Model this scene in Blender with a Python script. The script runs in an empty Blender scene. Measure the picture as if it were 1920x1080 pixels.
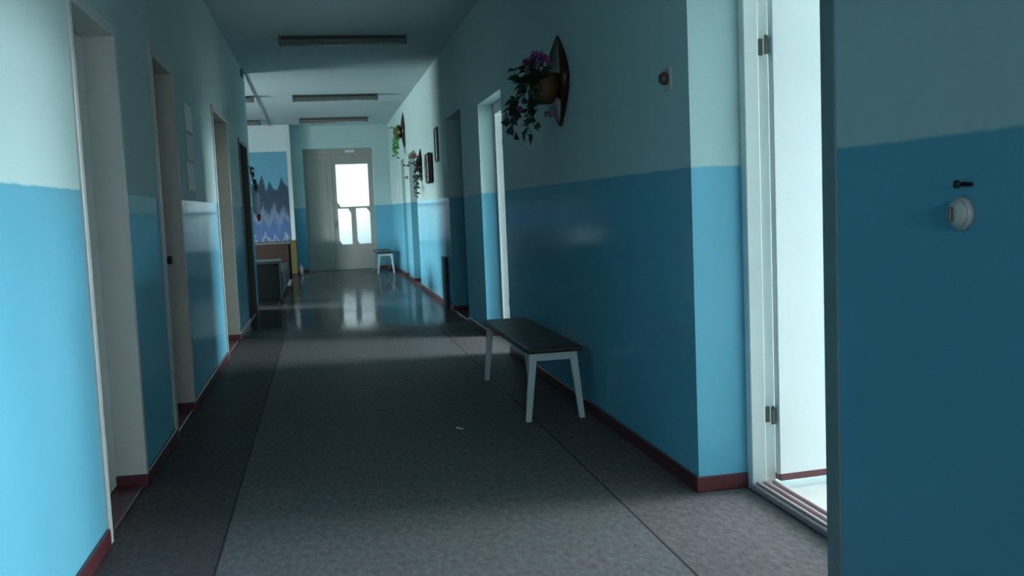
import bpy, bmesh, math, random
from mathutils import Vector, Matrix
random.seed(7)
S = bpy.context.scene
C = S.collection
PI = math.pi

# ------------------------------------------------------------ measures (metres)
XL, XR = -0.92, 1.571        # corridor wall faces
HC = 3.237                   # ceiling height
HW = 1.43                    # height of the blue oil-paint dado
Y0 = -3.5                    # wall behind the camera
YH = 13.7                    # left wall ends here, the hall opens
YM = 21.5                    # far wall of the hall (mural)
YE = 21.9                    # end wall of the corridor
XC = -0.58                   # corner between mural wall and end wall

# ------------------------------------------------------------ materials
def nmat(name):
    m = bpy.data.materials.new(name); m.use_nodes = True
    nt = m.node_tree
    return m, nt, nt.nodes['Principled BSDF']

def mat(name, col, rough=0.5, var=0.08, scale=6.0, bump=0.0, metal=0.0, spec=0.5):
    m, nt, b = nmat(name)
    n = nt.nodes.new('ShaderNodeTexNoise'); n.inputs['Scale'].default_value = scale; n.inputs['Detail'].default_value = 5
    geo = nt.nodes.new('ShaderNodeNewGeometry'); nt.links.new(geo.outputs['Position'], n.inputs['Vector'])
    mx = nt.nodes.new('ShaderNodeMix'); mx.data_type = 'RGBA'
    mx.inputs[6].default_value = (*[c*(1-var) for c in col], 1); mx.inputs[7].default_value = (*[min(1, c*(1+var)) for c in col], 1)
    nt.links.new(n.outputs['Fac'], mx.inputs[0]); nt.links.new(mx.outputs[2], b.inputs['Base Color'])
    b.inputs['Roughness'].default_value = rough; b.inputs['Metallic'].default_value = metal
    b.inputs['Specular IOR Level'].default_value = spec
    if bump:
        bp = nt.nodes.new('ShaderNodeBump'); bp.inputs['Strength'].default_value = bump; bp.inputs['Distance'].default_value = 0.02
        nt.links.new(n.outputs['Fac'], bp.inputs['Height']); nt.links.new(bp.outputs['Normal'], b.inputs['Normal'])
    return m

def paint_wall(name, upper, lower, hw=HW, base=None):
    """two-tone painted plaster: matt whitewash above, glossy oil paint below"""
    m, nt, b = nmat(name); L = nt.links.new; N = nt.nodes.new
    geo = N('ShaderNodeNewGeometry'); sep = N('ShaderNodeSeparateXYZ'); L(geo.outputs['Position'], sep.inputs[0])
    n1 = N('ShaderNodeTexNoise'); n1.inputs['Scale'].default_value = 1.3; n1.inputs['Detail'].default_value = 6; L(geo.outputs['Position'], n1.inputs['Vector'])
    n2 = N('ShaderNodeTexNoise'); n2.inputs['Scale'].default_value = 9; n2.inputs['Detail'].default_value = 4; L(geo.outputs['Position'], n2.inputs['Vector'])
    # brush-wavy border line
    w = N('ShaderNodeMath'); w.operation = 'MULTIPLY_ADD'; w.inputs[1].default_value = 0.012; L(n2.outputs['Fac'], w.inputs[0]); L(sep.outputs['Z'], w.inputs[2])
    st = N('ShaderNodeMapRange'); st.inputs['From Min'].default_value = hw+0.002; st.inputs['From Max'].default_value = hw+0.012; L(w.outputs[0], st.inputs['Value'])
    def tone(col, v):
        mx = N('ShaderNodeMix'); mx.data_type = 'RGBA'
        mx.inputs[6].default_value = (*[c*(1-v) for c in col], 1); mx.inputs[7].default_value = (*[c*(1+v) for c in col], 1)
        L(n1.outputs['Fac'], mx.inputs[0]); return mx
    a, c = tone(lower, .10), tone(upper, .06)
    mx = N('ShaderNodeMix'); mx.data_type = 'RGBA'
    L(st.outputs[0], mx.inputs[0]); L(a.outputs[2], mx.inputs[6]); L(c.outputs[2], mx.inputs[7])
    L(mx.outputs[2], b.inputs['Base Color'])
    r = N('ShaderNodeMapRange'); r.inputs['To Min'].default_value = 0.09; r.inputs['To Max'].default_value = 0.5; L(st.outputs[0], r.inputs['Value'])
    g = N('ShaderNodeMapRange'); g.inputs['To Min'].default_value = 0.36; g.inputs['To Max'].default_value = 0.08; L(st.outputs[0], g.inputs['Value'])
    bp = N('ShaderNodeBump'); bp.inputs['Strength'].default_value = 0.06; bp.inputs['Distance'].default_value = 0.02
    L(n2.outputs['Fac'], bp.inputs['Height']); b.inputs['Roughness'].default_value = .9
    sheen(nt, b, g.outputs[0], r.outputs[0], 1.42, bp.outputs['Normal'])
    return m

def sheen(nt, b, fac, rough, ior=1.42, nrm=None):
    """worn gloss: the body colour plus a weak, Fresnel-weighted clear layer"""
    L = nt.links.new; N = nt.nodes.new
    b.inputs['Specular IOR Level'].default_value = 0.0
    out = nt.nodes['Material Output']
    f = N('ShaderNodeFresnel'); f.inputs['IOR'].default_value = ior
    m = N('ShaderNodeMath'); m.operation = 'MULTIPLY'; L(f.outputs[0], m.inputs[0])
    if isinstance(fac, float): m.inputs[1].default_value = fac
    else: L(fac, m.inputs[1])
    g = N('ShaderNodeBsdfGlossy'); g.inputs['Color'].default_value = (1, 1, 1, 1)
    if isinstance(rough, float): g.inputs['Roughness'].default_value = rough
    else: L(rough, g.inputs['Roughness'])
    if nrm is not None: L(nrm, g.inputs['Normal'])
    mx = N('ShaderNodeMixShader'); L(m.outputs[0], mx.inputs[0]); L(b.outputs[0], mx.inputs[1]); L(g.outputs[0], mx.inputs[2]); L(mx.outputs[0], out.inputs['Surface'])

UP = (0.455, 0.62, 0.62)
LO = (0.13, 0.405, 0.54)
M = {}
M['wall'] = paint_wall('painted_wall', UP, LO)
M['hall_wall'] = mat('hall_whitewash', (0.62, 0.72, 0.75), 0.7, .05, 3)
M['room_wall'] = mat('classroom_whitewash', (0.78, 0.81, 0.80), 0.7, .04, 3)
M['ceil'] = mat('ceiling_whitewash', (0.43, 0.54, 0.56), 0.8, .05, 2)
M['base'] = mat('dark_red_gloss', (0.085, 0.020, 0.026), 0.3, .25, 12)
M['white'] = mat('old_white_gloss', (0.82, 0.85, 0.82), 0.32, .07, 8, .05)
M['greyed'] = mat('greyed_white_gloss', (0.56, 0.59, 0.57), 0.35, .08, 8, .05)
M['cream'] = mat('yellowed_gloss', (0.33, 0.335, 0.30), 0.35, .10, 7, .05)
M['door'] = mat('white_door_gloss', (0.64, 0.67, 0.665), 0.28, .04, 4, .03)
M['dusty'] = mat('brownish_door_gloss', (0.43, 0.42, 0.38), 0.4, .12, 7, .05)
M['dark_door'] = mat('dark_green_door', (0.05, 0.07, 0.06), 0.4, .2, 5)
M['edge'] = mat('grey_putty', (0.16, 0.25, 0.26), 0.6, .1, 9, .1)
M['sill'] = mat('worn_pink_sill', (0.42, 0.30, 0.31), 0.35, .2, 15, .1)
M['room_floor'] = mat('pale_linoleum', (0.52, 0.50, 0.47), 0.4, .1, 10)
M['metal'] = mat('dull_steel', (0.35, 0.36, 0.36), 0.4, .1, 20, metal=0.9)
M['dark_metal'] = mat('blackened_brass', (0.035, 0.028, 0.022), 0.4, .2, 20, metal=0.4)
M['hinge'] = mat('grimy_painted_hinge', (0.13, 0.14, 0.125), 0.45, .2, 30)
M['black'] = mat('black_plastic', (0.012, 0.014, 0.014), 0.4, .2, 10)
M['seat'] = mat('dark_brown_leatherette', (0.020, 0.017, 0.015), 0.45, .25, 14, .1)
M['leg'] = mat('pale_painted_wood', (0.55, 0.64, 0.64), 0.4, .08, 10)
M['lamp'] = mat('lamp_enamel', (0.088, 0.098, 0.09), 0.5, .1, 6)
M['lamp_lens'] = mat('lamp_plastic', (0.12, 0.128, 0.115), 0.5, .1, 9)
M['paper'] = mat('paper', (0.80, 0.84, 0.84), 0.7, .05, 20)
M['paper_dark'] = mat('aged_paper', (0.60, 0.66, 0.66), 0.7, .1, 20)
M['wood_dark'] = mat('dark_varnished_wood', (0.035, 0.012, 0.008), 0.35, .3, 16)
M['wicker'] = mat('brown_wicker', (0.10, 0.055, 0.022), 0.6, .35, 60, .4)
M['leaf'] = mat('ivy_green', (0.012, 0.035, 0.018), 0.45, .35, 30)
M['leaf_light'] = mat('bright_green_leaf', (0.07, 0.26, 0.09), 0.5, .25, 25)
M['purple'] = mat('purple_petal', (0.22, 0.06, 0.23), 0.6, .2, 30)
M['pink'] = mat('pinkish_petal', (0.42, 0.26, 0.28), 0.6, .2, 30)
M['red'] = mat('red_cloth', (0.45, 0.04, 0.05), 0.6, .15, 30)
M['cloth_white'] = mat('white_cloth', (0.72, 0.76, 0.76), 0.7, .06, 30)
M['desk_top'] = mat('grey_desk_laminate', (0.075, 0.08, 0.077), 0.5, .12, 12)
M['desk_brown'] = mat('brown_desk_panel', (0.022, 0.0085, 0.0045), 0.4, .25, 10)
M['desk_dark'] = mat('near_black_desk_panel', (0.006, 0.0045, 0.004), 0.6, .25, 10)
M['grey_paint'] = mat('grey_leg_paint', (0.10, 0.115, 0.12), 0.4, .15, 10)
M['grey_dark'] = mat('dark_grey_panel', (0.02, 0.023, 0.025), 0.5, .2, 10)
M['yellow'] = mat('ochre_paint', (0.12, 0.095, 0.02), 0.45, .15, 9)
M['teal_dark'] = mat('dark_teal_slab', (0.012, 0.055, 0.065), 0.5, .2, 9)
M['switch'] = mat('aged_white_plastic', (0.46, 0.50, 0.47), 0.35, .08, 30)
M['brown_plastic'] = mat('brown_bakelite', (0.10, 0.065, 0.05), 0.35, .15, 30)

def floor_mat():
    """grey linoleum laid in lengthwise sheets with welded seams"""
    m, nt, b = nmat('grey_linoleum'); L = nt.links.new; N = nt.nodes.new
    geo = N('ShaderNodeNewGeometry'); sep = N('ShaderNodeSeparateXYZ'); L(geo.outputs['Position'], sep.inputs[0])
    mp = N('ShaderNodeMapping'); mp.inputs['Scale'].default_value = (1, .55, 1); L(geo.outputs['Position'], mp.inputs['Vector'])
    n1 = N('ShaderNodeTexNoise'); n1.inputs['Scale'].default_value = 38; n1.inputs['Detail'].default_value = 6; n1.inputs['Roughness'].default_value = .7; L(mp.outputs[0], n1.inputs['Vector'])
    n2 = N('ShaderNodeTexNoise'); n2.inputs['Scale'].default_value = 1.1; n2.inputs['Detail'].default_value = 4; L(geo.outputs['Position'], n2.inputs['Vector'])
    ramp = N('ShaderNodeValToRGB'); L(n1.outputs['Fac'], ramp.inputs['Fac'])
    ramp.color_ramp.elements[0].position = .3; ramp.color_ramp.elements[0].color = (.085, .082, .086, 1)
    ramp.color_ramp.elements[1].position = .72; ramp.color_ramp.elements[1].color = (.185, .180, .185, 1)
    # tint by x: x < -0.45 brownish dark, middle grey, x > 1.2 slightly pinkish
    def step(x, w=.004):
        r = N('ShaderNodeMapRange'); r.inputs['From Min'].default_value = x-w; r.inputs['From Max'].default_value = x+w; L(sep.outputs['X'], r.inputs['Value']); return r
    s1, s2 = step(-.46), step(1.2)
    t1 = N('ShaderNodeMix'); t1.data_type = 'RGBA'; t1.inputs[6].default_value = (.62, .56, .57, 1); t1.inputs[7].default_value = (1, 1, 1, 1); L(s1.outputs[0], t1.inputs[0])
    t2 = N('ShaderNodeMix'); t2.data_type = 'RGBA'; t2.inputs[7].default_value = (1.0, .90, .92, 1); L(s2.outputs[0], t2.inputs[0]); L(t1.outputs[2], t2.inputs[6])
    mu = N('ShaderNodeMix'); mu.data_type = 'RGBA'; mu.blend_type = 'MULTIPLY'; mu.inputs[0].default_value = 1; L(ramp.outputs[0], mu.inputs[6]); L(t2.outputs[2], mu.inputs[7])
    # seams
    def seam(x):
        d = N('ShaderNodeMath'); d.operation = 'SUBTRACT'; d.inputs[1].default_value = x; L(sep.outputs['X'], d.inputs[0])
        a = N('ShaderNodeMath'); a.operation = 'ABSOLUTE'; L(d.outputs[0], a.inputs[0])
        r = N('ShaderNodeMapRange'); r.inputs['From Min'].default_value = .002; r.inputs['From Max'].default_value = .007; L(a.outputs[0], r.inputs['Value']); return r
    k = N('ShaderNodeMath'); k.operation = 'MINIMUM'; L(seam(-.46).outputs[0], k.inputs[0]); L(seam(1.2).outputs[0], k.inputs[1])
    dk = N('ShaderNodeMix'); dk.data_type = 'RGBA'; dk.inputs[6].default_value = (.03, .028, .03, 1); L(k.outputs[0], dk.inputs[0]); L(mu.outputs[2], dk.inputs[7])
    L(dk.outputs[2], b.inputs['Base Color'])
    r = N('ShaderNodeMapRange'); r.inputs['To Min'].default_value = .06; r.inputs['To Max'].default_value = .11; L(n2.outputs['Fac'], r.inputs['Value'])
    wr = N('ShaderNodeMapRange'); wr.interpolation_type = 'SMOOTHSTEP'; wr.inputs['From Min'].default_value = 10.0; wr.inputs['From Max'].default_value = 11.8; wr.inputs['To Min'].default_value = .30; wr.inputs['To Max'].default_value = 0; L(sep.outputs['Y'], wr.inputs['Value'])
    ad = N('ShaderNodeMath'); ad.operation = 'ADD'; L(r.outputs[0], ad.inputs[0]); L(wr.outputs[0], ad.inputs[1]); 
    sr = N('ShaderNodeMapRange'); sr.inputs['From Max'].default_value = .30; sr.inputs['To Min'].default_value = .42; sr.inputs['To Max'].default_value = .13; L(wr.outputs[0], sr.inputs['Value'])
    bp = N('ShaderNodeBump'); bp.inputs['Strength'].default_value = .03; bp.inputs['Distance'].default_value = .01; L(n2.outputs['Fac'], bp.inputs['Height']); b.inputs['Roughness'].default_value = .9
    sheen(nt, b, sr.outputs[0], ad.outputs[0], 1.45, bp.outputs['Normal'])
    return m
M['floor'] = floor_mat()

def mural_mat():
    """painted winter landscape: flat blue sky, dark fir trees, snow field, blue river bank"""
    m, nt, b = nmat('winter_mural_paint'); L = nt.links.new; N = nt.nodes.new
    geo = N('ShaderNodeNewGeometry'); sep = N('ShaderNodeSeparateXYZ'); L(geo.outputs['Position'], sep.inputs[0])
    def noise(sc, vec=(1, 1, 1), d=4):
        mp = N('ShaderNodeMapping'); mp.inputs['Scale'].default_value = vec; L(geo.outputs['Position'], mp.inputs['Vector'])
        n = N('ShaderNodeTexNoise'); n.inputs['Scale'].default_value = sc; n.inputs['Detail'].default_value = d; L(mp.outputs[0], n.inputs['Vector']); return n
    # height + jitter -> bands
    nz = noise(3.5, (1, 1, .6), 4); nf = noise(14, (1, 1, 1), 3)
    wx = N('ShaderNodeMath'); wx.operation = 'MULTIPLY_ADD'; wx.inputs[1].default_value = .25; L(nz.outputs['Fac'], wx.inputs[0]); L(sep.outputs['X'], wx.inputs[2])
    def saw(per, amp, src, add):
        p = N('ShaderNodeMath'); p.operation = 'PINGPONG'; p.inputs[1].default_value = per; L(src, p.inputs[0])
        q = N('ShaderNodeMath'); q.operation = 'MULTIPLY_ADD'; q.inputs[1].default_value = amp/per; L(p.outputs[0], q.inputs[0]); L(add, q.inputs[2]); return q.outputs[0]
    j0 = N('ShaderNodeMath'); j0.operation = 'MULTIPLY_ADD'; j0.inputs[1].default_value = .45; L(nz.outputs['Fac'], j0.inputs[0]); L(sep.outputs['Z'], j0.inputs[2])
    j1 = N('ShaderNodeMath'); j1.operation = 'MULTIPLY_ADD'; j1.inputs[1].default_value = .22; L(nf.outputs['Fac'], j1.inputs[0]); L(j0.outputs[0], j1.inputs[2])
    class j: outputs = [saw(.11, .26, wx.outputs[0], j1.outputs[0])]
    mr = N('ShaderNodeMapRange'); mr.inputs['From Min'].default_value = 1.0; mr.inputs['From Max'].default_value = 3.1; L(j.outputs[0], mr.inputs['Value'])
    rp = N('ShaderNodeValToRGB'); L(mr.outputs[0], rp.inputs['Fac'])
    e = rp.color_ramp.elements
    e[0].position = 0; e[0].color = (.035, .09, .22, 1)
    e[1].position = 1; e[1].color = (.13, .36, .49, 1)
    for p, c in [(.06, (.06, .11, .20, 1)), (.10, (.30, .35, .42, 1)), (.13, (.05, .11, .25, 1)), (.27, (.06, .13, .29, 1)), (.33, (.17, .22, .30, 1)), (.40, (.10, .16, .25, 1)), (.44, (.022, .048, .09, 1)), (.60, (.016, .045, .085, 1)), (.69, (.024, .065, .11, 1)), (.71, (.12, .35, .48, 1))]:
        x = e.new(p); x.color = c
    n2 = noise(16, (1, 1, .5)); 
    mx = N('ShaderNodeMix'); mx.data_type = 'RGBA'; mx.blend_type = 'OVERLAY'; mx.inputs[0].default_value = .15
    L(rp.outputs[0], mx.inputs[6]); L(n2.outputs['Fac'], mx.inputs[7])
    hs = N('ShaderNodeMix'); hs.data_type = 'RGBA'; hs.inputs[0].default_value = .8
    L(mx.outputs[2], hs.inputs[7]); L(rp.outputs[0], hs.inputs[6])
    L(hs.outputs[2], b.inputs['Base Color']); b.inputs['Roughness'].default_value = .6
    return m
M['mural'] = mural_mat()

def frosted():
    m, nt, b = nmat('frosted_glass')
    nt.nodes.remove(b); out = nt.nodes['Material Output']
    t = nt.nodes.new('ShaderNodeBsdfTranslucent'); t.inputs['Color'].default_value = (.9, .95, .95, 1)
    g = nt.nodes.new('ShaderNodeBsdfGlossy'); g.inputs['Roughness'].default_value = .3
    n = nt.nodes.new('ShaderNodeTexNoise'); n.inputs['Scale'].default_value = 60
    bp = nt.nodes.new('ShaderNodeBump'); bp.inputs['Strength'].default_value = .2; nt.links.new(n.outputs['Fac'], bp.inputs['Height']); nt.links.new(bp.outputs['Normal'], g.inputs['Normal'])
    mx = nt.nodes.new('ShaderNodeMixShader'); mx.inputs[0].default_value = .06
    nt.links.new(t.outputs[0], mx.inputs[1]); nt.links.new(g.outputs[0], mx.inputs[2]); nt.links.new(mx.outputs[0], out.inputs['Surface'])
    return m
M['frosted'] = frosted()

# ------------------------------------------------------------ mesh helpers
def box(bm, x0, x1, y0, y1, z0, z1, bev=0.0, segs=2):
    t = bmesh.new()
    bmesh.ops.create_cube(t, size=1)
    for v in t.verts:
        v.co = ((x0+x1)/2+v.co.x*(x1-x0), (y0+y1)/2+v.co.y*(y1-y0), (z0+z1)/2+v.co.z*(z1-z0))
    if bev: bmesh.ops.bevel(t, geom=list(t.edges), offset=bev, segments=segs, affect='EDGES', profile=.5)
    merge(bm, t); return bm

def merge(bm, t, mtx=None):
    if mtx is not None: bmesh.ops.transform(t, matrix=mtx, verts=t.verts)
    me = bpy.data.meshes.new('tmp'); t.to_mesh(me); t.free(); bm.from_mesh(me); bpy.data.meshes.remove(me)

def prism(bm, pts, axis, a0, a1):
    """extrude a 2-D outline along an axis (0 x: pts are y,z; 1 y: pts are x,z; 2 z: pts are x,y)"""
    def P(p, a):
        return ((a, p[0], p[1]), (p[0], a, p[1]), (p[0], p[1], a))[axis]
    A = [bm.verts.new(P(p, a0)) for p in pts]; B = [bm.verts.new(P(p, a1)) for p in pts]
    n = len(pts)
    bm.faces.new(A); bm.faces.new(list(reversed(B)))
    for i in range(n): bm.faces.new((A[i], B[i], B[(i+1) % n], A[(i+1) % n]))
    bmesh.ops.recalc_face_normals(bm, faces=bm.faces[:])
    return bm

def lathe(bm, prof, mtx, seg=28):
    """prof = [(radius, height)...] turned about local z, then placed by mtx"""
    t = bmesh.new(); rings = []
    for r, h in prof:
        rings.append([t.verts.new((max(r, 1e-4)*math.cos(2*PI*k/seg), max(r, 1e-4)*math.sin(2*PI*k/seg), h)) for k in range(seg)])
    for a, b in zip(rings, rings[1:]):
        for k in range(seg): t.faces.new((a[k], a[(k+1) % seg], b[(k+1) % seg], b[k]))
    t.faces.new(list(reversed(rings[0]))); t.faces.new(rings[-1])
    for f in t.faces: f.smooth = True
    merge(bm, t, mtx); return bm

def tube(bm, pts, r0, r1=None, seg=7):
    r1 = r0 if r1 is None else r1
    pts = [Vector(p) for p in pts]; rings = []
    for i, p in enumerate(pts):
        d = (pts[min(i+1, len(pts)-1)]-pts[max(i-1, 0)]).normalized()
        u = d.cross(Vector((0, 0, 1)) if abs(d.z) < .95 else Vector((1, 0, 0))).normalized(); w = d.cross(u)
        r = r0+(r1-r0)*i/(len(pts)-1)
        rings.append([bm.verts.new(p+u*r*math.cos(2*PI*k/seg)+w*r*math.sin(2*PI*k/seg)) for k in range(seg)])
    for a, b in zip(rings, rings[1:]):
        for k in range(seg): bm.faces.new((a[k], a[(k+1) % seg], b[(k+1) % seg], b[k])).smooth = True
    bm.faces.new(list(reversed(rings[0]))); bm.faces.new(rings[-1])
    return bm

def leaf(bm, p, d, size, nrm, lobed=True):
    """one ivy leaf with a folded midrib, thin but solid"""
    d = Vector(d).normalized(); n = Vector(nrm).normalized(); s = d.cross(n).normalized(); n = s.cross(d)
    if lobed: out = [(0, 0), (.12, -.34), (.34, -.55), (.42, -.30), (.62, -.34), (.72, -.16), (1.05, 0)]
    else: out = [(0, 0), (.25, -.2), (.55, -.24), (.8, -.15), (1.05, 0)]
    p = Vector(p); th = n*size*.03
    for sg in (1, -1):
        A = [bm.verts.new(p+d*(a*size)+s*(b*sg*size)+n*(abs(b)*.35*size-.12*size*a*a)) for a, b in out]
        B = [bm.verts.new(v.co-th) for v in A]
        bm.faces.new(A); bm.faces.new(list(reversed(B)))
        for i in range(len(A)): bm.faces.new((A[i], B[i], B[(i+1) % len(A)], A[(i+1) % len(A)]))

def obj(name, bm, m, parent=None):
    bmesh.ops.recalc_face_normals(bm, faces=bm.faces[:])
    me = bpy.data.meshes.new(name); bm.to_mesh(me); bm.free(); me.materials.append(m)
    o = bpy.data.objects.new(name, me); C.objects.link(o)
    if parent:
        o.parent = parent; r = parent
        while r.parent: r = r.parent
        me.transform(Matrix.Translation(-r.location))          # parts are stored about their thing's base point
    return o

def tag(o, label, cat, group=None):
    o['label'] = label; o['category'] = cat
    if group: o['group'] = group
    return o

def thing(name, loc, label=None, cat=None, group=None):
    o = bpy.data.objects.new(name, None); o.empty_display_size = .1; o.location = loc; C.objects.link(o)
    if label: tag(o, label, cat, group)
    return o

def struct(name, bm, m, parent=None):
    o = obj(name, bm, m, parent)
    if parent is None: o['kind'] = 'structure'
    return o

def struct_empty(name, loc, label=None):
    o = bpy.data.objects.new(name, None); o.empty_display_size = .1; o.location = loc; C.objects.link(o); o['kind'] = 'structure'
    if label: o['label'] = label
    return o

def copy_tree(src, loc, label, group=None):
    r = src.copy(); C.objects.link(r); r.location = loc; r['label'] = label
    if group: r['group'] = group
    for ch in list(src.children):
        c = ch.copy(); C.objects.link(c); c.parent = r
        for g in list(ch.children):
            d = g.copy(); C.objects.link(d); d.parent = c
    return r

NB = bmesh.new

# ------------------------------------------------------------ the room shell
b = NB(); box(b, -1.3, 1.86, Y0-.2, 24.2, -.1, 0); box(b, -6.6, -1.3, 13.4, 21.8, -.1, 0); struct('floor', b, M['floor'])
b = NB(); box(b, 1.86, 6.8, Y0-.2, 13.2, -.1, .003); struct('floor_classroom', b, M['room_floor'])
b = NB(); box(b, -1.3, 6.8, Y0-.2, 24.2, HC, HC+.15); box(b, -6.6, -1.3, 13.4, 21.8, HC, HC+.15); struct('ceiling', b, M['ceil'])

def wall_with_doors(name, x0, x1, y0, y1, doors, m):
    b = NB(); y = y0
    for (a, c, top) in doors:
        box(b, x0, x1, y, a, 0, HC); box(b, x0, x1, a, c, top, HC); y = c
    box(b, x0, x1, y, y1, 0, HC)
    return struct(name, b, m)

LD = [(4.03, 4.92, 2.22), (5.90, 6.75, 2.30), (9.10, 10.45, 2.32), (11.90, 13.20, 2.24)]
RD = [(2.75, 3.93, 2.30), (8.22, 9.45, 2.30), (10.65, 11.93, 2.39), (15.95, 17.15, 2.28), (18.10, 18.75, 2.25)]
wall_with_doors('wall_left', XL-.23, XL, Y0, YH, LD, M['wall'])
wall_with_doors('wall_right', XR, XR+.30, Y0, 24.2, RD, M['wall'])
b = NB(); box(b, XL-.3, 1.9, Y0-.2, Y0, 0, HC); struct('wall_back', b, M['wall'])
# end wall with its double-door opening
DX0, DX1, DT = -.33, 1.20, 2.73
b = NB(); box(b, XC-.2, DX0, YE, YE+.25, 0, HC); box(b, DX1, XR, YE, YE+.25, 0, HC); box(b, DX0, DX1, YE, YE+.25, DT, HC); struct('wall_end', b, M['wall'])
b = NB(); box(b, -6.6, XC, YM, YM+.2, 0, HC); struct('wall_hall_far', b, M['hall_wall'])
b = NB(); box(b, XC-.15, XC, YM+.2, YE, 0, HC); struct('wall_hall_return', b, M['wall'])
b = NB(); box(b, -6.6, XL-.23, YH-.25, YH, 0, HC); struct('wall_hall_near', b, M['hall_wall'])
# hall outer wall with two windows (assumed, outside the frame, they light the hall)
HWIN = [(14.1, 16.7, .75, 2.0)]
b = NB(); y = YH
for (a, c, z0, z1) in HWIN:
    box(b, -6.6, -6.3, y, a, 0, HC); box(b, -6.6, -6.3, a, c, 0, z0); box(b, -6.6, -6.3, a, c, z1, HC); y = c
box(b, -6.6, -6.3, y, YM, 0, HC); struct('wall_hall_outer', b, M['hall_wall'])
# classrooms behind the right wall
RWIN = [(1.75, 2.2, .85, 2.75), (2.75, 4.9, .75, 2.85), (6.8, 8.5, .7, 2.85)]  # assumed windows, sized and placed to light the open doorways
b = NB(); y = Y0
for (a, c, z0, z1) in RWIN:
    box(b, 6.5, 6.8, y, a, 0, HC); box(b, 6.5, 6.8, a, c, 0, z0); box(b, 6.5, 6.8, a, c, z1, HC); y = c
box(b, 6.5, 6.8, y, 13.2, 0, HC); struct('wall_classroom_outer', b, M['room_wall'])
b = NB(); box(b, 1.871, 6.5, 6.2, 6.35, 0, HC); struct('wall_classroom_partition', b, M['room_wall'])
b = NB(); box(b, 1.871, 6.5, 13.0, 13.2, 0, HC); struct('wall_classroom_far', b, M['room_wall'])
b = NB(); box(b, 1.871, 6.5, .4, .55, 0, HC); struct('wall_classroom_near', b, M['room_wall'])
b = NB(); box(b, XC-.2, XR, 24.0, 24.2, 0, HC); box(b, XC-.35, XC-.2, YE, 24.2, 0, HC); struct('wall_vestibule', b, M['hall_wall'])  # assumed closed space behind the end door, holds the added pane lamp
b = NB(); box(b, XL-.40, XL-.235, Y0-.2, YH-.25, 0, HC); struct('light_blocker_left', b, M['hall_wall'])  # unseen blocker added behind the left doors to stop sky light leaking in
b = NB(); box(b, 1.875, 2.05, 13.2, 24.2, 0, HC); struct('light_blocker_right', b, M['hall_wall'])  # added out of view, keeps sky light from leaking round the far right doors
# window frames in the outer walls
def window(i, x, y0, y1, z0, z1):
    b = NB(); t = .06
    box(b, x-.03, x+.03, y0, y0+t, z0, z1); box(b, x-.03, x+.03, y1-t, y1, z0, z1); box(b, x-.03, x+.03, y0, y1, z0, z0+t); box(b, x-.03, x+.03, y0, y1, z1-t, z1)
    for k in (1, 2):
        yy = y0+(y1-y0)*k/3; box(b, x-.025, x+.025, yy-.03, yy+.03, z0, z1)
    struct('window_%d' % i, b, M['door'])
for i, w in enumerate(RWIN): window(i+1, 6.65, *w)
for i, w in enumerate(HWIN): window(i+len(RWIN)+1, -6.45, *w)

b = NB(); wx0, wx1, wz0, wz1 = -.55, 1.15, .80, 2.35                 # blank window added on the solid back wall to dress the fill light
for q in ((wx0, wx0+.06, wz0, wz1), (wx1-.06, wx1, wz0, wz1), (wx0, wx1, wz0, wz0+.06), (wx0, wx1, wz1-.06, wz1), (.27, .33, wz0, wz1)): box(b, q[0], q[1], Y0, Y0+.05, q[2], q[3])
wb = struct('window_%d' % (len(RWIN)+len(HWIN)+1), b, M['door'])  # added frame only, no opening behind it
b = NB(); box(b, wx0+.05, wx1-.05, Y0+.005, Y0+.012, wz0+.05, wz1-.05); obj('pane', b, M['frosted'], wb)

# skirting boards, dark red, 7 cm, 12 mm proud
def skirt(name, segs):
    b = NB()
    for s in segs: box(b, *s, 0, .07, .004, 1)
    struct(name, b, M['base'])
def side_segs(x0, x1, y0, y1, doors):
    out, y = [], y0
    for d in doors: out.append((x0, x1, y, d[0])); y = d[1]
    out.append((x0, x1, y, y1)); return out
skirt('baseboard_left', side_segs(XL, XL+.014, Y0, YH, LD))
rs = side_segs(XR-.014, XR, Y0, YE, RD)
for d in RD:                       # the skirting turns into the reveals
    dx = XR+(.154 if d[1] == 9.45 else .228)
    rs.append((XR-.014, dx, d[1]-.013, d[1]+.001)); rs.append((XR, dx, d[0], d[0]+.013))
skirt('baseboard_right', rs)
skirt('baseboard_end', [(XC, DX0, YE-.014, YE), (DX1, XR-.014, YE-.014, YE), (XC, XC+.014, YM, YE-.014)])
# corner trims
b = NB(); box(b, XC-.075, XC+.006, YM-.012, YM+.05, 0, HC, .004, 1); struct('trim_1', b, M['door'])
b = NB(); box(b, XR-.006, XR+.05, 2.735, 2.82, 0.0, 2.30, .005, 2); struct('trim_2', b, M['edge'])

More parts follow.
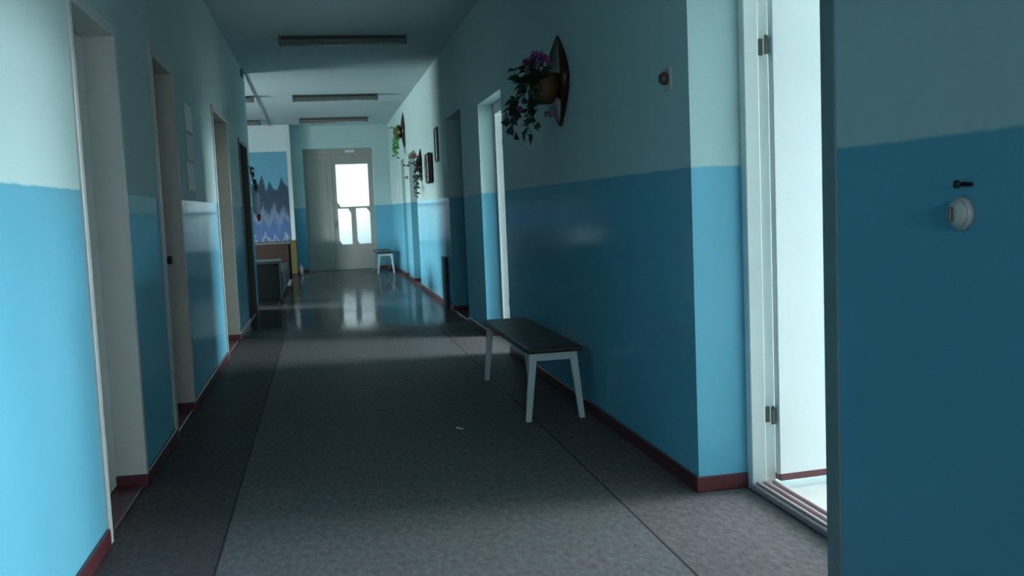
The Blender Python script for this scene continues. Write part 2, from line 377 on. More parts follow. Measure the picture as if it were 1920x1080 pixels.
# ------------------------------------------------------------ left doors (white linings, leaf deep in the reveal)
def left_door(i, y0, y1, top, m_frame, m_leaf, label, knob=False, leaf_x=-1.05, dep=-1.14, crooked=0.0):
    e = struct_empty('door_%d' % i, (XL, (y0+y1)/2, 0), label)
    t = .05
    b = NB()
    xo = XL+.012
    box(b, dep, xo, y0-crooked, y0+t, .0, top+.04*(crooked > 0), .003, 1)
    box(b, dep, xo, y1-t, y1, .066, top, .003, 1)
    box(b, dep, xo, y0+t, y1-t, top-t, top, .003, 1)
    obj('door_frame', b, m_frame, e)
    b = NB(); box(b, leaf_x-.04, leaf_x, y0+t, y1-t, .022, top-t-.004, .003, 1)
    # two raised panels on the leaf
    for z0, z1 in ((.2, .85), (1.05, top-.3)):
        box(b, leaf_x-.002, leaf_x+.012, y0+t+.12, y1-t-.12, z0, z1, .008, 1)
    obj('door_leaf', b, m_leaf, e)
    b = NB(); box(b, dep, XL-.005, y0+t, y1-t-.012, 0, .018, .005, 1); obj('threshold', b, M['base'], e)
    b = NB(); box(b, dep, XL+.014, y1-t-.012, y1+.001, 0, .065, .003, 1); obj('plinth_block', b, M['base'], e)
    if knob:
        b = NB(); lathe(b, [(.024, 0), (.024, .006), (.011, .012), (.011, .035), (.026, .045), (.030, .058), (.024, .070), (.004, .075)], Matrix.Translation((leaf_x, y1-t-.07, 1.035)) @ Matrix.Rotation(PI/2, 4, 'Y'))
        box(b, leaf_x-.002, leaf_x+.005, y1-t-.095, y1-t-.045, .93, 1.12, .002, 1)
        o = obj('door_knob', b, M['dark_metal'], e); o['label'] = 'dark metal door knob and plate'
    return e
left_door(1, *LD[0], M['greyed'], M['greyed'], 'nearest white doorway in the left wall')
left_door(2, *LD[1], M['dusty'], M['dusty'], 'second brownish door in the left wall with a dark knob', True, crooked=.03)
left_door(3, *LD[2], M['cream'], M['cream'], 'third pale beige doorway in the left wall')
left_door(4, *LD[3], M['dark_door'], M['dark_door'], 'dark doorway at the far end of the left wall')

# ------------------------------------------------------------ right doorways
def open_door(i, y0, y1, top, ang, label, dep=.229):
    """lining set at the back of a painted reveal, leaf swung into the classroom, hinged on the far jamb"""
    e = struct_empty('door_%d' % i, (XR, (y0+y1)/2, 0), label)
    xa, xb, xc = XR+dep, XR+dep+.066, XR+dep+.123
    b = NB()
    box(b, xa, xb, y1-.055, y1, .0, top, .003, 1); box(b, xb, xc, y1-.03, y1, .0, top, .002, 1)
    box(b, xa, xb, y0, y0+.055, .0, top, .003, 1); box(b, xb, xc, y0, y0+.03, .0, top, .002, 1)
    box(b, xa, xb, y0+.055, y1-.055, top-.10, top, .003, 1); box(b, xb, xc, y0+.03, y1-.03, top-.07, top, .002, 1)
    obj('door_frame', b, M['white'], e)
    # worn pinkish sill with ridges
    b = NB(); box(b, xa-.005, xc, y0, y1-.03, .0, .03, .008, 2)
    for k in range(3): box(b, xa+.012+.038*k, xa+.028+.038*k, y0, y1-.06, .026, .040, .005, 2)
    obj('door_sill', b, M['sill'], e)
    # leaf about its hinge
    hx, hy = XR+dep+.106, y1-.06
    W = y1-y0-.13
    R = Matrix.Translation((hx, hy, 0)) @ Matrix.Rotation(ang, 4, 'Z')
    t = NB(); box(t, 0, W, -.04, 0, .055, top-.11, .003, 1)
    bmesh.ops.transform(t, matrix=R, verts=t.verts); lf = obj('door_leaf', t, M['door'], e)
    t = NB(); box(t, 0.0, W, -.042, .002, .045, .075, .002, 1); bmesh.ops.transform(t, matrix=R, verts=t.verts)
    obj('kick_strip', t, M['base'], lf)
    for z in (.33, 1.93):
        t = NB(); lathe(t, [(.009, -.035), (.009, .035)], Matrix.Translation((hx-.012, hy-.012, z)), 12)
        lathe(t, [(.006, .035), (.009, .040), (.003, .047)], Matrix.Translation((hx-.012, hy-.012, z)), 12)
        box(t, xb+.002, hx-.01, y1-.036, y1-.028, z-.035, z+.035)
        obj('hinge', t, M['hinge'], e)
    t = NB(); lathe(t, [(.02, 0), (.02, .006), (.009, .01), (.009, .04), (.024, .05), (.024, .062), (.003, .07)], R @ Matrix.Translation((W-.07, -.04, 1.0)) @ Matrix.Rotation(PI/2, 4, 'X'), 18)
    obj('door_knob', t, M['dark_metal'], lf)
    return e
open_door(5, *RD[0], 0.07, 'open white door in the nearest doorway on the right')
open_door(6, *RD[1], 0.10, 'open white door in the second doorway on the right, past the bench', .155)

def closed_door(i, y0, y1, top, m, label):
    e = struct_empty('door_%d' % i, (XR, (y0+y1)/2, 0), label)
    xa = XR+.23
    b = NB(); box(b, xa, xa+.07, y0, y0+.05, 0, top, .003, 1); box(b, xa, xa+.07, y1-.05, y1, 0, top, .003, 1); box(b, xa, xa+.07, y0+.05, y1-.05, top-.05, top, .003, 1)
    obj('door_frame', b, m, e)
    b = NB(); box(b, xa+.02, xa+.06, y0+.05, y1-.05, .02, top-.05, .003, 1)
    for z0, z1 in ((.2, .9), (1.1, top-.25)): box(b, xa+.012, xa+.025, y0+.17, y1-.17, z0, z1, .005, 1)
    lf = obj('door_leaf', b, m, e)
    b = NB(); lathe(b, [(.02, 0), (.02, .006), (.009, .01), (.009, .04), (.024, .05), (.024, .062), (.003, .07)], Matrix.Translation((xa+.02, y0+.11, 1.0)) @ Matrix.Rotation(-PI/2, 4, 'Y'), 18)
    obj('door_knob', b, M['dark_metal'], lf)
    b = NB(); box(b, XR-.004, xa, y0+.013, y1-.013, 0, .025, .005, 1); obj('threshold', b, M['base'], e)
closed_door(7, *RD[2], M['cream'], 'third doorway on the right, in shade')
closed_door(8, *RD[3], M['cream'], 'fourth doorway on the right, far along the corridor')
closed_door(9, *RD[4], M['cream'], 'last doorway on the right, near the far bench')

# ------------------------------------------------------------ end double door
e = struct_empty('door_10', (.42, YE+.25, 0), 'white double door with lit frosted panes closing the corridor')
yd = YE+.20
b = NB(); box(b, DX0, DX0+.055, yd-.03, yd+.05, 0, DT, .003, 1); box(b, DX1-.035, DX1, yd-.03, yd+.05, 0, DT, .003, 1); box(b, DX0+.055, DX1-.035, yd-.03, yd+.05, 2.60, DT, .003, 1)
obj('door_frame', b, M['cream'], e)
b = NB(); box(b, DX0, DX1, yd+.042, yd+.06, 0, .05); box(b, DX0, DX1, yd+.042, yd+.06, 2.57, 2.65); box(b, DX0, -.25, yd+.042, yd+.06, .05, 2.57); box(b, .25, .31, yd+.042, yd+.06, .05, 2.57); box(b, 1.14, DX1, yd+.042, yd+.06, .05, 2.57); obj('door_stop', b, M['white'], e)
b = NB(); box(b, .60, .81, yd-.045, yd-.03, 2.635, 2.70, .004, 1); o = obj('door_plate', b, M['door'], e); o['label'] = 'small pale plate above the glazed leaf'
b = NB(); box(b, -.275, .281, yd, yd+.04, .006, 2.602, .003, 1)
for z0, z1 in ((.2, 1.1), (1.3, 2.45)): box(b, -.17, .17, yd-.008, yd+.004, z0, z1, .004, 1)
obj('door_leaf', b, M['cream'], e)
b = NB()
fa, fb = yd, yd+.04
box(b, .282, .375, fa, fb, .006, 2.602, .002, 1); box(b, 1.088, 1.167, fa, fb, .006, 2.602, .002, 1)
box(b, .375, 1.088, fa, fb, .006, .575); box(b, .375, 1.088, fa, fb, 1.385, 1.425); box(b, .375, 1.088, fa, fb, 2.375, 2.602)
box(b, .665, .775, fa, fb, .575, 1.385)
def tri(x0, z0, dx, dz): prism(b, [(x0, z0), (x0+dx, z0), (x0, z0+dz)], 1, fa, fb)
tri(.375, 1.425, .075, .11)                                             # big pane, lower left corner cut
tri(.665, 1.385, -.06, -.11); tri(1.088, 1.385, -.07, -.11)             # small panes, upper right corners cut
tri(.375, .575, .06, .10); tri(.775, .575, .045, .08)
box(b, .262, .292, fa-.012, fa+.002, .03, 2.59, .004, 1)                # meeting bead
gl = obj('door_leaf', b, M['cream'], e); gl['label'] = 'glazed right leaf with one large and two small panes'
for x0, x1, z0, z1 in ((.37, 1.093, 1.42, 2.38), (.37, .67, .57, 1.39), (.77, 1.093, .57, 1.39)):
    b = NB(); box(b, x0, x1, yd+.016, yd+.022, z0, z1); obj('door_pane', b, M['frosted'], gl)
b = NB(); box(b, .305, .335, yd-.02, yd, .95, 1.12, .004, 1); tube(b, [(.32, yd-.01, 1.05), (.32, yd-.06, 1.05), (.22, yd-.06, 1.05)], .009)
obj('door_handle', b, M['metal'], gl)

# ------------------------------------------------------------ mural
b = NB(); box(b, -3.6, XC-.09, YM-.012, YM-.001, .72, 2.665)
tag(obj('mural_picture', b, M['mural']), 'blue winter landscape mural with dark fir trees on the far hall wall', 'mural')

# ------------------------------------------------------------ ceiling lamps
def lamp(loc, label, group):
    t = thing('ceiling_lamp', loc, label, 'ceiling light', group)
    x, y, z = loc; w = .68
    b = NB(); prism(b, [(y-.085, z-.005), (y+.085, z-.005), (y+.115, z-.045), (y-.115, z-.045)], 0, x-w, x+w); box(b, x-w, x+w, y-.085, y+.085, z-.006, z)
    obj('lamp_housing', b, M['lamp'], t)
    b = NB()
    prism(b, [(y-.112, z-.045), (y+.112, z-.045), (y+.10, z-.082), (y+.06, z-.092), (y-.06, z-.092), (y-.10, z-.082)], 0, x-w+.02, x+w-.02)
    df = obj('lamp_diffuser', b, M['lamp_lens'], t)
    for k in range(7):
        xx = x-w+.02+(2*w-.04)*k/6
        b = NB(); prism(b, [(y-.114, z-.045), (y+.114, z-.045), (y+.103, z-.084), (y+.062, z-.095), (y-.062, z-.095), (y-.103, z-.084)], 0, xx-.006, xx+.006); obj('diffuser_rib', b, M['lamp'], df)
    for s in (-1, 1):
        b = NB(); prism(b, [(y-.117, z), (y+.117, z), (y+.117, z-.06), (y+.07, z-.097), (y-.07, z-.097), (y-.117, z-.06)], 0, x+s*w-.012, x+s*w+.012); obj('end_cap', b, M['grey_paint'], t)
    return t
G = 'unlit fluorescent ceiling lamps'
l0 = lamp((.35, 10.97, HC), 'unlit fluorescent ceiling lamp in the dark near part of the corridor', G)
for loc, lb in [((.34, 16.32, HC), 'unlit fluorescent ceiling lamp in the middle of the lit corridor ceiling'),
                ((.36, 20.2, HC), 'unlit fluorescent ceiling lamp just in front of the end double door'),
                ((-1.66, 16.3, HC), 'ceiling lamp of the side hall, the nearer one, mostly hidden by the left wall'),
                ((-1.80, 20.35, HC), 'ceiling lamp of the side hall above the mural')]:
    copy_tree(l0, loc, lb, G)
# cable along the ceiling and its box
b = NB(); tube(b, [(XL+.01, 13.1, HC-.02), (XL+.01, YH+.1, HC-.008), (-.93, 15.5, HC-.010), (-.94, 18, HC-.014), (-.96, 20, HC-.010), (-.985, YM-.01, HC-.02)], .007)
tag(obj('ceiling_cable', b, M['black']), 'dark thin cable running along the ceiling above the hall opening', 'cable')
b = NB(); box(b, XL, XL+.03, 13.02, 13.12, 3.10, 3.20, .008, 2); tag(obj('junction_box', b, M['grey_paint']), 'small dark junction box high at the end of the left wall', 'electrical box')

# ------------------------------------------------------------ benches
def bench(loc, label, group):
    t = thing('bench', loc, label, 'bench', group)
    x, y, z = loc; L2, W2, H = .80, .168, .45
    b = NB(); box(b, x-W2, x+W2, y-L2, y+L2, H-.034, H, .010, 3); obj('seat', b, M['seat'], t)
    for s in (-1, 1):
        yy = y+s*(L2-.06)
        b = NB(); box(b, x-W2+.03, x+W2-.03, yy-.016, yy+.016, H-.085, H-.034, .004, 1); o = obj('crossbar', b, M['leg'], t); o['label'] = 'pale crossbar under the seat'
        for q in (-1, 1):
            b = NB()
            xt, xb_ = x+q*.122, x+q*.166
            A = [(xt-.024, H-.036), (xt+.024, H-.036), (xb_+.017, 0), (xb_-.017, 0)]
            prism(b, A, 1, yy-.017, yy+.017)
            bmesh.ops.bevel(b, geom=list(b.edges), offset=.004, segments=1, affect='EDGES')
            o = obj('leg', b, M['leg'], t); o['label'] = 'pale painted splayed wooden leg'
    b = NB(); box(b, x-.02, x+.02, y-L2+.08, y+L2-.08, H-.075, H-.040, .004, 1); obj('rail', b, M['leg'], t)
    return t
bn = bench((1.315, 6.30, 0), 'dark seated bench with pale splayed legs beside the right wall, nearest', 'narrow wooden benches')
copy_tree(bn, (1.255, 20.75, 0), 'far small bench with pale legs beside the end double door', 'narrow wooden benches')

# ------------------------------------------------------------ wall planters
def vine_pts(p0, out, drop, n=8, sway=.04):
    p = Vector(p0); pts = [p.copy()]
    for k in range(1, n+1):
        f = k/n
        q = Vector((p0[0]+out[0]*min(1, f*1.6), p0[1]+out[1]*min(1, f*1.6), p0[2]+.05*math.sin(min(1, f*2)*PI)-drop*max(0, f-.15)/.85))
        q += Vector((random.uniform(-sway, sway)*.5, random.uniform(-sway, sway), 0)); pts.append(q)
    return pts

def planter(loc, label, side=-1, h=.58, w=.25, mleaf='leaf', flowers='purple', vines=8, drop=.36, lsz=.068, reach=.24, plaque='wood_dark', pot_r=.095, crown=52):
    """pointed wooden back plate, woven half pot, trailing ivy; side -1: grows towards -x"""
    t = thing('wall_planter', loc, label, 'hanging plant', 'planters hung on the corridor walls')
    x, y, z = loc; s = side
    # vesica-shaped back plate, dished and pointed
    b = NB(); n = 14; rows = []
    for k in range(n+1):
        f = k/n*2-1; ww = w*max(.02, (1-abs(f)**1.7)); zz = z+f*h/2; th = .25+.75*(1-abs(f)**1.7)
        rows.append([b.verts.new((x+s*(.002+d*th), y+c*ww, zz)) for c, d in ((-1, .0), (-1, .05), (-.5, .034), (0, .024), (.5, .034), (1, .05), (1, .0))])
    for r0, r1 in zip(rows, rows[1:]):
        for k in range(6): b.faces.new((r0[k], r0[k+1], r1[k+1], r1[k])).smooth = True
        b.faces.new((r0[6], r0[0], r1[0], r1[6]))
    b.faces.new(rows[0]); b.faces.new(rows[-1])
    o = obj('back_plate', b, M[plaque], t); o['label'] = 'dark pointed wooden back plate'
    # pot
    px = x+s*(.022+pot_r*.9)
    b = NB(); prof = [(.025, -.13), (.055, -.125), (.085, -.09), (.104, -.04), (.108, .0), (.100, .05), (.092, .075), (.100, .085), (.088, .088), (.078, .06), (.03, .05)]
    k = pot_r/.105
    lathe(b, [(r*k, q*k) for r, q in prof], Matrix.Translation((px, y, z-.03)), 26)
    o = obj('pot', b, M['wicker'], t); o['label'] = 'round brown woven pot'
    top = (px, y, z+.03*k)
    bl, bv = NB(), NB()
    for v in range(vines):
        a = -PI*.85+PI*1.7*v/max(1, vines-1)
        out = (s*reach*(.5+.5*math.cos(a*.6))*random.uniform(.7, 1.15), math.sin(a)*.22*random.uniform(.6, 1.1))
        dr = drop*random.uniform(.55, 1.05)
        pts = vine_pts(top, out, dr)
        tube(bv, pts, .0035, .002, 5)
        for i in range(1, len(pts)):
            for _ in range(random.choice((1, 1, 2, 2))):
                d = Vector((random.uniform(-.6, .6), random.uniform(-.8, .8), random.uniform(-.8, .1)))
                leaf(bl, pts[i], d, lsz*random.uniform(.7, 1.25), (s*1.0, random.uniform(-.7, -.1), random.uniform(.1, .8)))
    for i in range(crown):                        # dense crown over the pot rim
        a = random.uniform(0, 2*PI); r = random.uniform(.02, .13)
        p = (px+s*(.03+.55*r)+r*.9*math.cos(a), y+r*1.2*math.sin(a), z+.03+random.uniform(-.06, .07)*(1 if r > .06 else .4))
        leaf(bl, p, (math.cos(a), math.sin(a), random.uniform(-.2, .7)), lsz*random.uniform(.8, 1.3), (s*.5, -.4, .8))
    obj('vine', bv, M[mleaf], t); obj('foliage', bl, M[mleaf], t)
    if flowers:
        spots = [(px+s*.045, y-.03, z+.135, .062), (px+s*.085, y+.02, z+.12, .05), (px+s*.01, y-.06, z+.115, .045), (px-s*.0, y-.07, z-.225, .034), (px+s*.17, y+.01, z-.19, .036)]
        for qx, qy, qz, fr in spots:
            b = NB()
            for k2 in range(26):                     # a ruffled ball of petals
                u = random.uniform(-.35, 1); a = random.uniform(0, 2*PI); c2 = math.sqrt(1-u*u)
                d = Vector((c2*math.cos(a), c2*math.sin(a), u))
                leaf(b, Vector((qx, qy, qz))+d*fr*.25, d, fr*.8, Vector((-d.y, d.x, .6)) if abs(u) < .9 else (1, 0, 0), False)
            o = obj('flower', b, M[flowers], t); o['label'] = '%s flower' % ('purple' if flowers == 'purple' else 'pale pink')
    return t
planter((XR, 6.14, 2.09), 'wall planter with dark ivy, purple flowers and brown pot above the near bench')
planter((XR, 17.75, 2.75), 'far wall planter with bright green trailing plant high on the right wall', mleaf='leaf_light', flowers=None, drop=.52, lsz=.07, h=.62, w=.22, reach=.10, crown=9)
planter((XR, 15.0, 1.98), 'dark trailing wall planter low beyond the black wall box', mleaf='leaf', flowers='pink', drop=.50, lsz=.06, h=.5, w=.10, reach=.04, pot_r=.05, vines=5, crown=14)
# ornament at the end of the left wall
t = thing('wall_ornament', (XL, 13.42, 1.60), 'dark leafy wall ornament with white cloth and red tip at left wall end', 'wall decoration')
b = NB(); bl = NB()
tube(b, [(XL+.005, 13.42, 1.98), (XL+.03, 13.42, 1.9), (XL+.05, 13.42, 1.75), (XL+.07, 13.42, 1.62)], .008)
for i in range(24):
    f = random.random(); p = (XL+.02+.06*f, 13.42+random.uniform(-.05, .05), 1.95-.3*f)
    leaf(bl, p, (random.uniform(-.1, .5), random.uniform(-.8, .8), random.uniform(-.9, .3)), .07, (1, -.5, .3))
obj('stem', b, M['leaf'], t); obj('foliage', bl, M['leaf'], t)
b = NB(); lathe(b, [(.006, .0), (.030, .05), (.042, .14), (.040, .24), (.026, .31), (.008, .34)], Matrix.Translation((XL+.075, 13.42, 1.31)), 18); o = obj('cloth', b, M['cloth_white'], t); o['label'] = 'white hanging cloth'
b = NB(); lathe(b, [(.004, 0), (.022, .03), (.030, .07), (.020, .10)], Matrix.Translation((XL+.095, 13.42, 1.225)), 16); o = obj('tassel', b, M['red'], t); o['label'] = 'red tip'

# ------------------------------------------------------------ small wall things
t = thing('wall_socket', (XR, 4.17, 1.84), 'small pale socket with a dark round plug high beside the near right doorway', 'socket')
b = NB(); box(b, XR-.012, XR, 4.12, 4.205, 1.785, 1.89, .004, 2); obj('plate', b, M['switch'], t)
b = NB(); lathe(b, [(.028, 0), (.028, .02), (.022, .03), (.016, .034)], Matrix.Translation((XR-.011, 4.165, 1.838)) @ Matrix.Rotation(-PI/2, 4, 'Y'), 20); o = obj('plug', b, M['brown_plastic'], t); o['label'] = 'dark round plug'
t = thing('light_switch', (XR, 2.14, 1.232), 'round pale rotary switch on the blue wall at the right edge', 'light switch')
b = NB(); lathe(b, [(.042, 0), (.042, .010), (.039, .016), (.036, .018)], Matrix.Translation((XR, 2.14, 1.232)) @ Matrix.Rotation(-PI/2, 4, 'Y'), 32); obj('switch_base', b, M['switch'], t)
b = NB(); lathe(b, [(.036, .017), (.034, .024), (.026, .031), (.014, .034), (.003, .035)], Matrix.Translation((XR, 2.135, 1.232)) @ Matrix.Rotation(-PI/2, 4, 'Y'), 32); obj('switch_cover', b, M['switch'], t)
b = NB(); box(b, XR-.044, XR-.033, 2.131, 2.139, 1.214, 1.250, .003, 2); obj('switch_lever', b, M['brown_plastic'], t)
b = NB(); lathe(b, [(.006, -.01), (.006, .02), (.011, .022), (.011, .028), (.003, .03)], Matrix.Translation((XR, 2.13, 1.305)) @ Matrix.Rotation(-PI/2, 4, 'Y'), 14)
box(b, XR-.006, XR, 2.10, 2.165, 1.299, 1.309, .002, 1)
tag(obj('wall_clip', b, M['black']), 'small dark clip in the blue wall just above the round switch', 'clip')
# notices on the left wall
for nm, y0, y1, z0, z1, m, lb in [('upper', 7.28, 7.62, 1.93, 2.13, 'paper', 'topmost of three pale paper notices on the left wall past the second door'),
                                   ('middle', 7.26, 7.60, 1.72, 1.915, 'paper_dark', 'middle of three paper notices on the left wall, slightly darker'),
                                   ('lower', 7.20, 7.56, 1.50, 1.705, 'paper', 'lowest of three pale paper notices on the left wall, just above the blue paint')]:
    b = NB(); n = 8
    rows = []
    for k in range(n+1):
        f = k/n; yy = y0+(y1-y0)*f; bul = .004+.012*math.sin(f*PI)*.5
        rows.append([b.verts.new((XL+xx, yy, zz)) for xx, zz in ((bul, z0), (bul+.006, z0+.0), (bul*.6+.004, z1), (.001, z1))])
    for r0, r1 in zip(rows, rows[1:]):
        for k in range(4): b.faces.new((r0[k], r0[(k+1) % 4], r1[(k+1) % 4], r1[k]))
    b.faces.new(rows[0]); b.faces.new(rows[-1])
    tag(obj('hanging_notice', b, M[m]), lb, 'notice', 'notices on the left wall')
# right wall, far
t = thing('wall_box', (XR, 13.62, 1.87), 'black rounded box mounted on the right wall above the blue paint', 'wall box')
b = NB(); box(b, XR-.085, XR, 13.44, 13.80, 1.655, 2.085, .035, 4); obj('casing', b, M['black'], t)
b = NB(); box(b, XR-.094, XR-.082, 13.50, 13.74, 1.73, 2.01, .01, 2); obj('front_panel', b, M['black'], t)
t = thing('picture_frame', (XR, 12.84, 2.14), 'narrow dark framed picture on the right wall beyond the shaded doorway', 'picture')
b = NB(); box(b, XR-.03, XR, 12.70, 12.73, 1.92, 2.37, .003, 1); box(b, XR-.03, XR, 12.95, 12.98, 1.92, 2.37, .003, 1); box(b, XR-.03, XR, 12.73, 12.95, 1.92, 1.95, .003, 1); box(b, XR-.03, XR, 12.73, 12.95, 2.34, 2.37, .003, 1); obj('frame', b, M['grey_paint'], t)
b = NB(); box(b, XR-.014, XR-.002, 12.73, 12.95, 1.95, 2.34); obj('print', b, M['paper_dark'], t)
b = NB(); box(b, XR-.045, XR-.016, 12.34, 12.66, 0, .67, .004, 1); tag(obj('dark_slab', b, M['teal_dark']), 'low dark teal slab at the foot of the right wall beyond the third doorway', 'board')  # thin dark slab over the wall foot
b = NB(); box(b, XR-.006, XR-.001, 19.6, 20.0, 1.50, 1.98); tag(obj('hanging_poster', b, M['paper_dark']), 'faded sheet on the right wall near the far bench', 'poster')

# ------------------------------------------------------------ hall furniture
t = thing('cabinet', (-1.25, 14.75, 0), 'nearest low near-black cabinet with light top edge beside the hall opening', 'cabinet')
b = NB(); box(b, -1.90, -.655, 14.42, 15.10, .05, .595, .004, 1); obj('body', b, M['desk_dark'], t)
b = NB(); box(b, -1.93, -.63, 14.39, 15.13, .595, .635, .006, 2); obj('top', b, M['desk_top'], t)
b = NB(); box(b, -1.87, -.69, 14.46, 15.06, 0, .05); obj('plinth', b, M['black'], t)
for x0, x1 in ((-1.885, -1.285), (-1.27, -.67)):
    b = NB(); box(b, x0, x1, 14.402, 14.422, .08, .57, .004, 1); d = obj('cabinet_door', b, M['desk_dark'], t)
    b = NB(); xk = x1-.06 if x0 < -1.5 else x0+.06
    lathe(b, [(.006, 0), (.006, .012), (.013, .018), (.010, .026), (.003, .028)], Matrix.Translation((xk, 14.402, .40)) @ Matrix.Rotation(PI/2, 4, 'X'), 14); obj('knob', b, M['metal'], d)
t = thing('cabinet', (-1.25, 16.7, 0), 'long dark grey low cabinet between the near-black cabinet and the brown desk', 'cabinet')
b = NB(); box(b, -1.88, -.665, 15.32, 18.2, .05, .40, .004, 1); obj('body', b, M['grey_dark'], t)
b = NB(); box(b, -1.90, -.645, 15.30, 18.22, .40, .425, .006, 2); obj('top', b, M['grey_dark'], t)
b = NB(); box(b, -1.85, -.70, 15.36, 18.16, 0, .05); obj('plinth', b, M['black'], t)
for k in range(4):
    ya = 15.34+k*.715
    b = NB(); box(b, -.667, -.650, ya, ya+.695, .08, .385, .004, 1); d = obj('cabinet_door', b, M['grey_dark'], t)
    b = NB(); lathe(b, [(.006, 0), (.006, .012), (.013, .018), (.010, .026), (.003, .028)], Matrix.Translation((-.650, ya+.08, .30)) @ Matrix.Rotation(PI/2, 4, 'Y'), 14); obj('knob', b, M['metal'], d)
def desk(name, label, x0, x1, y0, y1, h, m_panel, pz):
    t = thing(name, ((x0+x1)/2, (y0+y1)/2, 0), label, 'desk')
    b = NB(); box(b, x0, x1, y0, y1, h-.045, h, .006, 2); obj('desktop', b, M['desk_top'], t)
    b = NB(); box(b, x0+.02, x1-.02, y0+.03, y0+.05, pz, h-.046, .003, 1); o = obj('front_panel', b, M[m_panel], t); o['label'] = 'brown front panel'
    for xx in (x0+.02, x1-.055):
        for yy in (y0+.03, y1-.065):
            b = NB(); box(b, xx, xx+.035, yy, yy+.035, 0, h-.045, .003, 1); obj('leg', b, M['grey_paint'], t)
        b = NB(); box(b, xx+.005, xx+.03, y0+.065, y1-.065, .06, h-.046, .003, 1); o = obj('side_panel', b, M['grey_paint'], t); o['label'] = 'grey side panel'
desk('desk', 'brown fronted desk with grey top standing below the mural', -1.85, -.60, 18.9, 19.5, .79, 'desk_brown', .06)
t = thing('side_cabinet', (-.62, 21.3, 0), 'narrow ochre yellow cabinet in the corner under the mural', 'cabinet')
b = NB(); box(b, -.72, -.56, 21.12, 21.46, .03, .725, .005, 1); obj('body', b, M['yellow'], t)
b = NB(); box(b, -.735, -.545, 21.10, 21.47, .725, .75, .005, 1); obj('top', b, M['yellow'], t)
b = NB(); box(b, -.71, -.57, 21.14, 21.45, 0, .03); obj('plinth', b, M['desk_dark'], t)
t = thing('waste_bag', (-.495, 21.25, 0), 'small white bag on the floor beside the yellow cabinet', 'bag')
b = NB(); lathe(b, [(.025, 0), (.040, .01), (.045, .08), (.040, .15), (.022, .19), (.015, .21), (.026, .24)], Matrix.Translation((-.495, 21.25, 0)), 14)
for v in b.verts: v.co.x += .006*math.sin(v.co.z*40+v.co.y*90); v.co.y += .008*math.sin(v.co.z*31+v.co.x*70)
obj('sack', b, M['cloth_white'], t)
# paper scrap on the floor
b = NB(); rows = []
for k in range(5):
    rows.append([b.verts.new((.71+.008*k+.006*math.sin(q*2.3+k), 5.53+.012*q-.010*k+.004*math.sin(k*3), .001+.006*abs(math.sin(k*1.4+q)))) for q in range(4)])
for r0, r1 in zip(rows, rows[1:]):
    for k in range(3): b.faces.new((r0[k], r0[k+1], r1[k+1], r1[k]))
r = bmesh.ops.extrude_face_region(b, geom=b.faces[:])
for v in [g for g in r['geom'] if isinstance(g, bmesh.types.BMVert)]: v.co.z += .001
tag(obj('paper_scrap', b, M['paper']), 'tiny crumpled paper scrap lying on the floor left of the near bench', 'paper scrap')

# ------------------------------------------------------------ daylight and added lamps
def area(name, loc, rot, sx, sy, power, col=(.82, .95, 1.0)):
    l = bpy.data.lights.new(name, 'AREA'); l.shape = 'RECTANGLE'; l.size = sx; l.size_y = sy; l.energy = power; l.color = col
    o = bpy.data.objects.new(name, l); o.location = loc; o.rotation_euler = rot; C.objects.link(o); return o
LAMP_COL = (.85, .96, 1.0)
def portal(loc, rot, sx, sy):
    o = area('window_portal', loc, rot, sx, sy, 1); o.data.cycles.is_portal = True
for (a, c, z0, z1) in RWIN: portal((6.49, (a+c)/2, (z0+z1)/2), (0, PI/2, 0), z1-z0, c-a)
for (a, c, z0, z1) in HWIN:
    portal((-6.29, (a+c)/2, (z0+z1)/2), (0, -PI/2, 0), z1-z0, c-a)
    hw_ = area('hall_fill', (-6.35, (a+c)/2, (z0+z1)/2), (0, -PI/2-.5, 0), z1-z0, c-a, 205, (.90, 1.0, .95)); hw_.data.spread = 2.6      # lamp added at the hall window, tilted up to brighten the ceiling
area('pane_backlight', (.30, 23.4, 2.0), (-PI/2, 0, 0), 1.3, 1.3, 58, LAMP_COL)  # lamp added in the closed vestibule to backlight the frosted panes; no window there

bk = area('fill_back', (.3, Y0+.12, 1.55), (PI/2-.50, 0, 0), 1.6, 1.5, 60, LAMP_COL); bk.data.spread = 2.3      # added fill light behind the camera, brightens the near walls
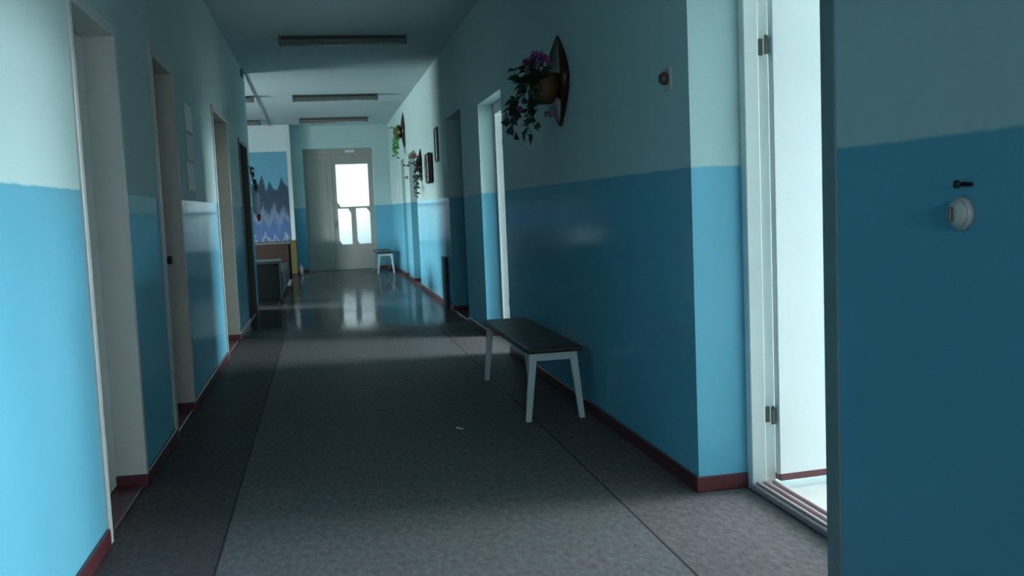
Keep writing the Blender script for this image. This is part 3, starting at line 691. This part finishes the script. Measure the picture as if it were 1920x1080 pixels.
# overcast winter sky above the horizon, dim ground below
w = bpy.data.worlds.new('overcast_sky'); w.use_nodes = True; S.world = w
nt = w.node_tree; bg = nt.nodes['Background']
tc = nt.nodes.new('ShaderNodeTexCoord'); sp_ = nt.nodes.new('ShaderNodeSeparateXYZ'); nt.links.new(tc.outputs['Generated'], sp_.inputs[0])
cr = nt.nodes.new('ShaderNodeValToRGB'); mr = nt.nodes.new('ShaderNodeMapRange'); mr.inputs['From Min'].default_value = -1; mr.inputs['From Max'].default_value = 1
nt.links.new(sp_.outputs['Z'], mr.inputs['Value']); nt.links.new(mr.outputs[0], cr.inputs['Fac'])
e_ = cr.color_ramp.elements
e_[0].position = .47; e_[0].color = (.085, .09, .09, 1); e_[1].position = .535; e_[1].color = (.80, .95, 1.0, 1)
nt.links.new(cr.outputs['Color'], bg.inputs['Color']); bg.inputs['Strength'].default_value = 78

# ------------------------------------------------------------ camera
cam = bpy.data.cameras.new('camera'); cam.sensor_width = 36; cam.lens = 1800/1920*36; cam.dof.use_dof = True; cam.dof.focus_distance = 5.0; cam.dof.aperture_fstop = 5.0; cam.clip_start = .05; cam.clip_end = 100
co = bpy.data.objects.new('camera', cam); C.objects.link(co); S.camera = co
yaw, pit, roll = .1922, .0859, -.0424
cy, sy, cp, sp = math.cos(yaw), math.sin(yaw), math.cos(pit), math.sin(pit)
fw = Vector((sy*cp, cy*cp, -sp)); r0 = Vector((cy, -sy, 0)); u0 = r0.cross(fw)
rr = r0*math.cos(roll)+u0*math.sin(roll); uu = -r0*math.sin(roll)+u0*math.cos(roll)
co.matrix_world = Matrix(((rr.x, uu.x, -fw.x, 0), (rr.y, uu.y, -fw.y, 0), (rr.z, uu.z, -fw.z, 1.3), (0, 0, 0, 1)))

# ------------------------------------------------------------ look
S.view_settings.view_transform = 'Standard'; S.view_settings.look = 'None'; S.view_settings.gamma = 1; S.view_settings.use_curve_mapping = False
S.view_settings.exposure = 0.1
cy_ = S.cycles
cy_.max_bounces = 12; cy_.diffuse_bounces = 8; cy_.glossy_bounces = 5; cy_.transmission_bounces = 6
cy_.use_denoising = True; cy_.sample_clamp_indirect = 6; cy_.caustics_reflective = False; cy_.caustics_refractive = False
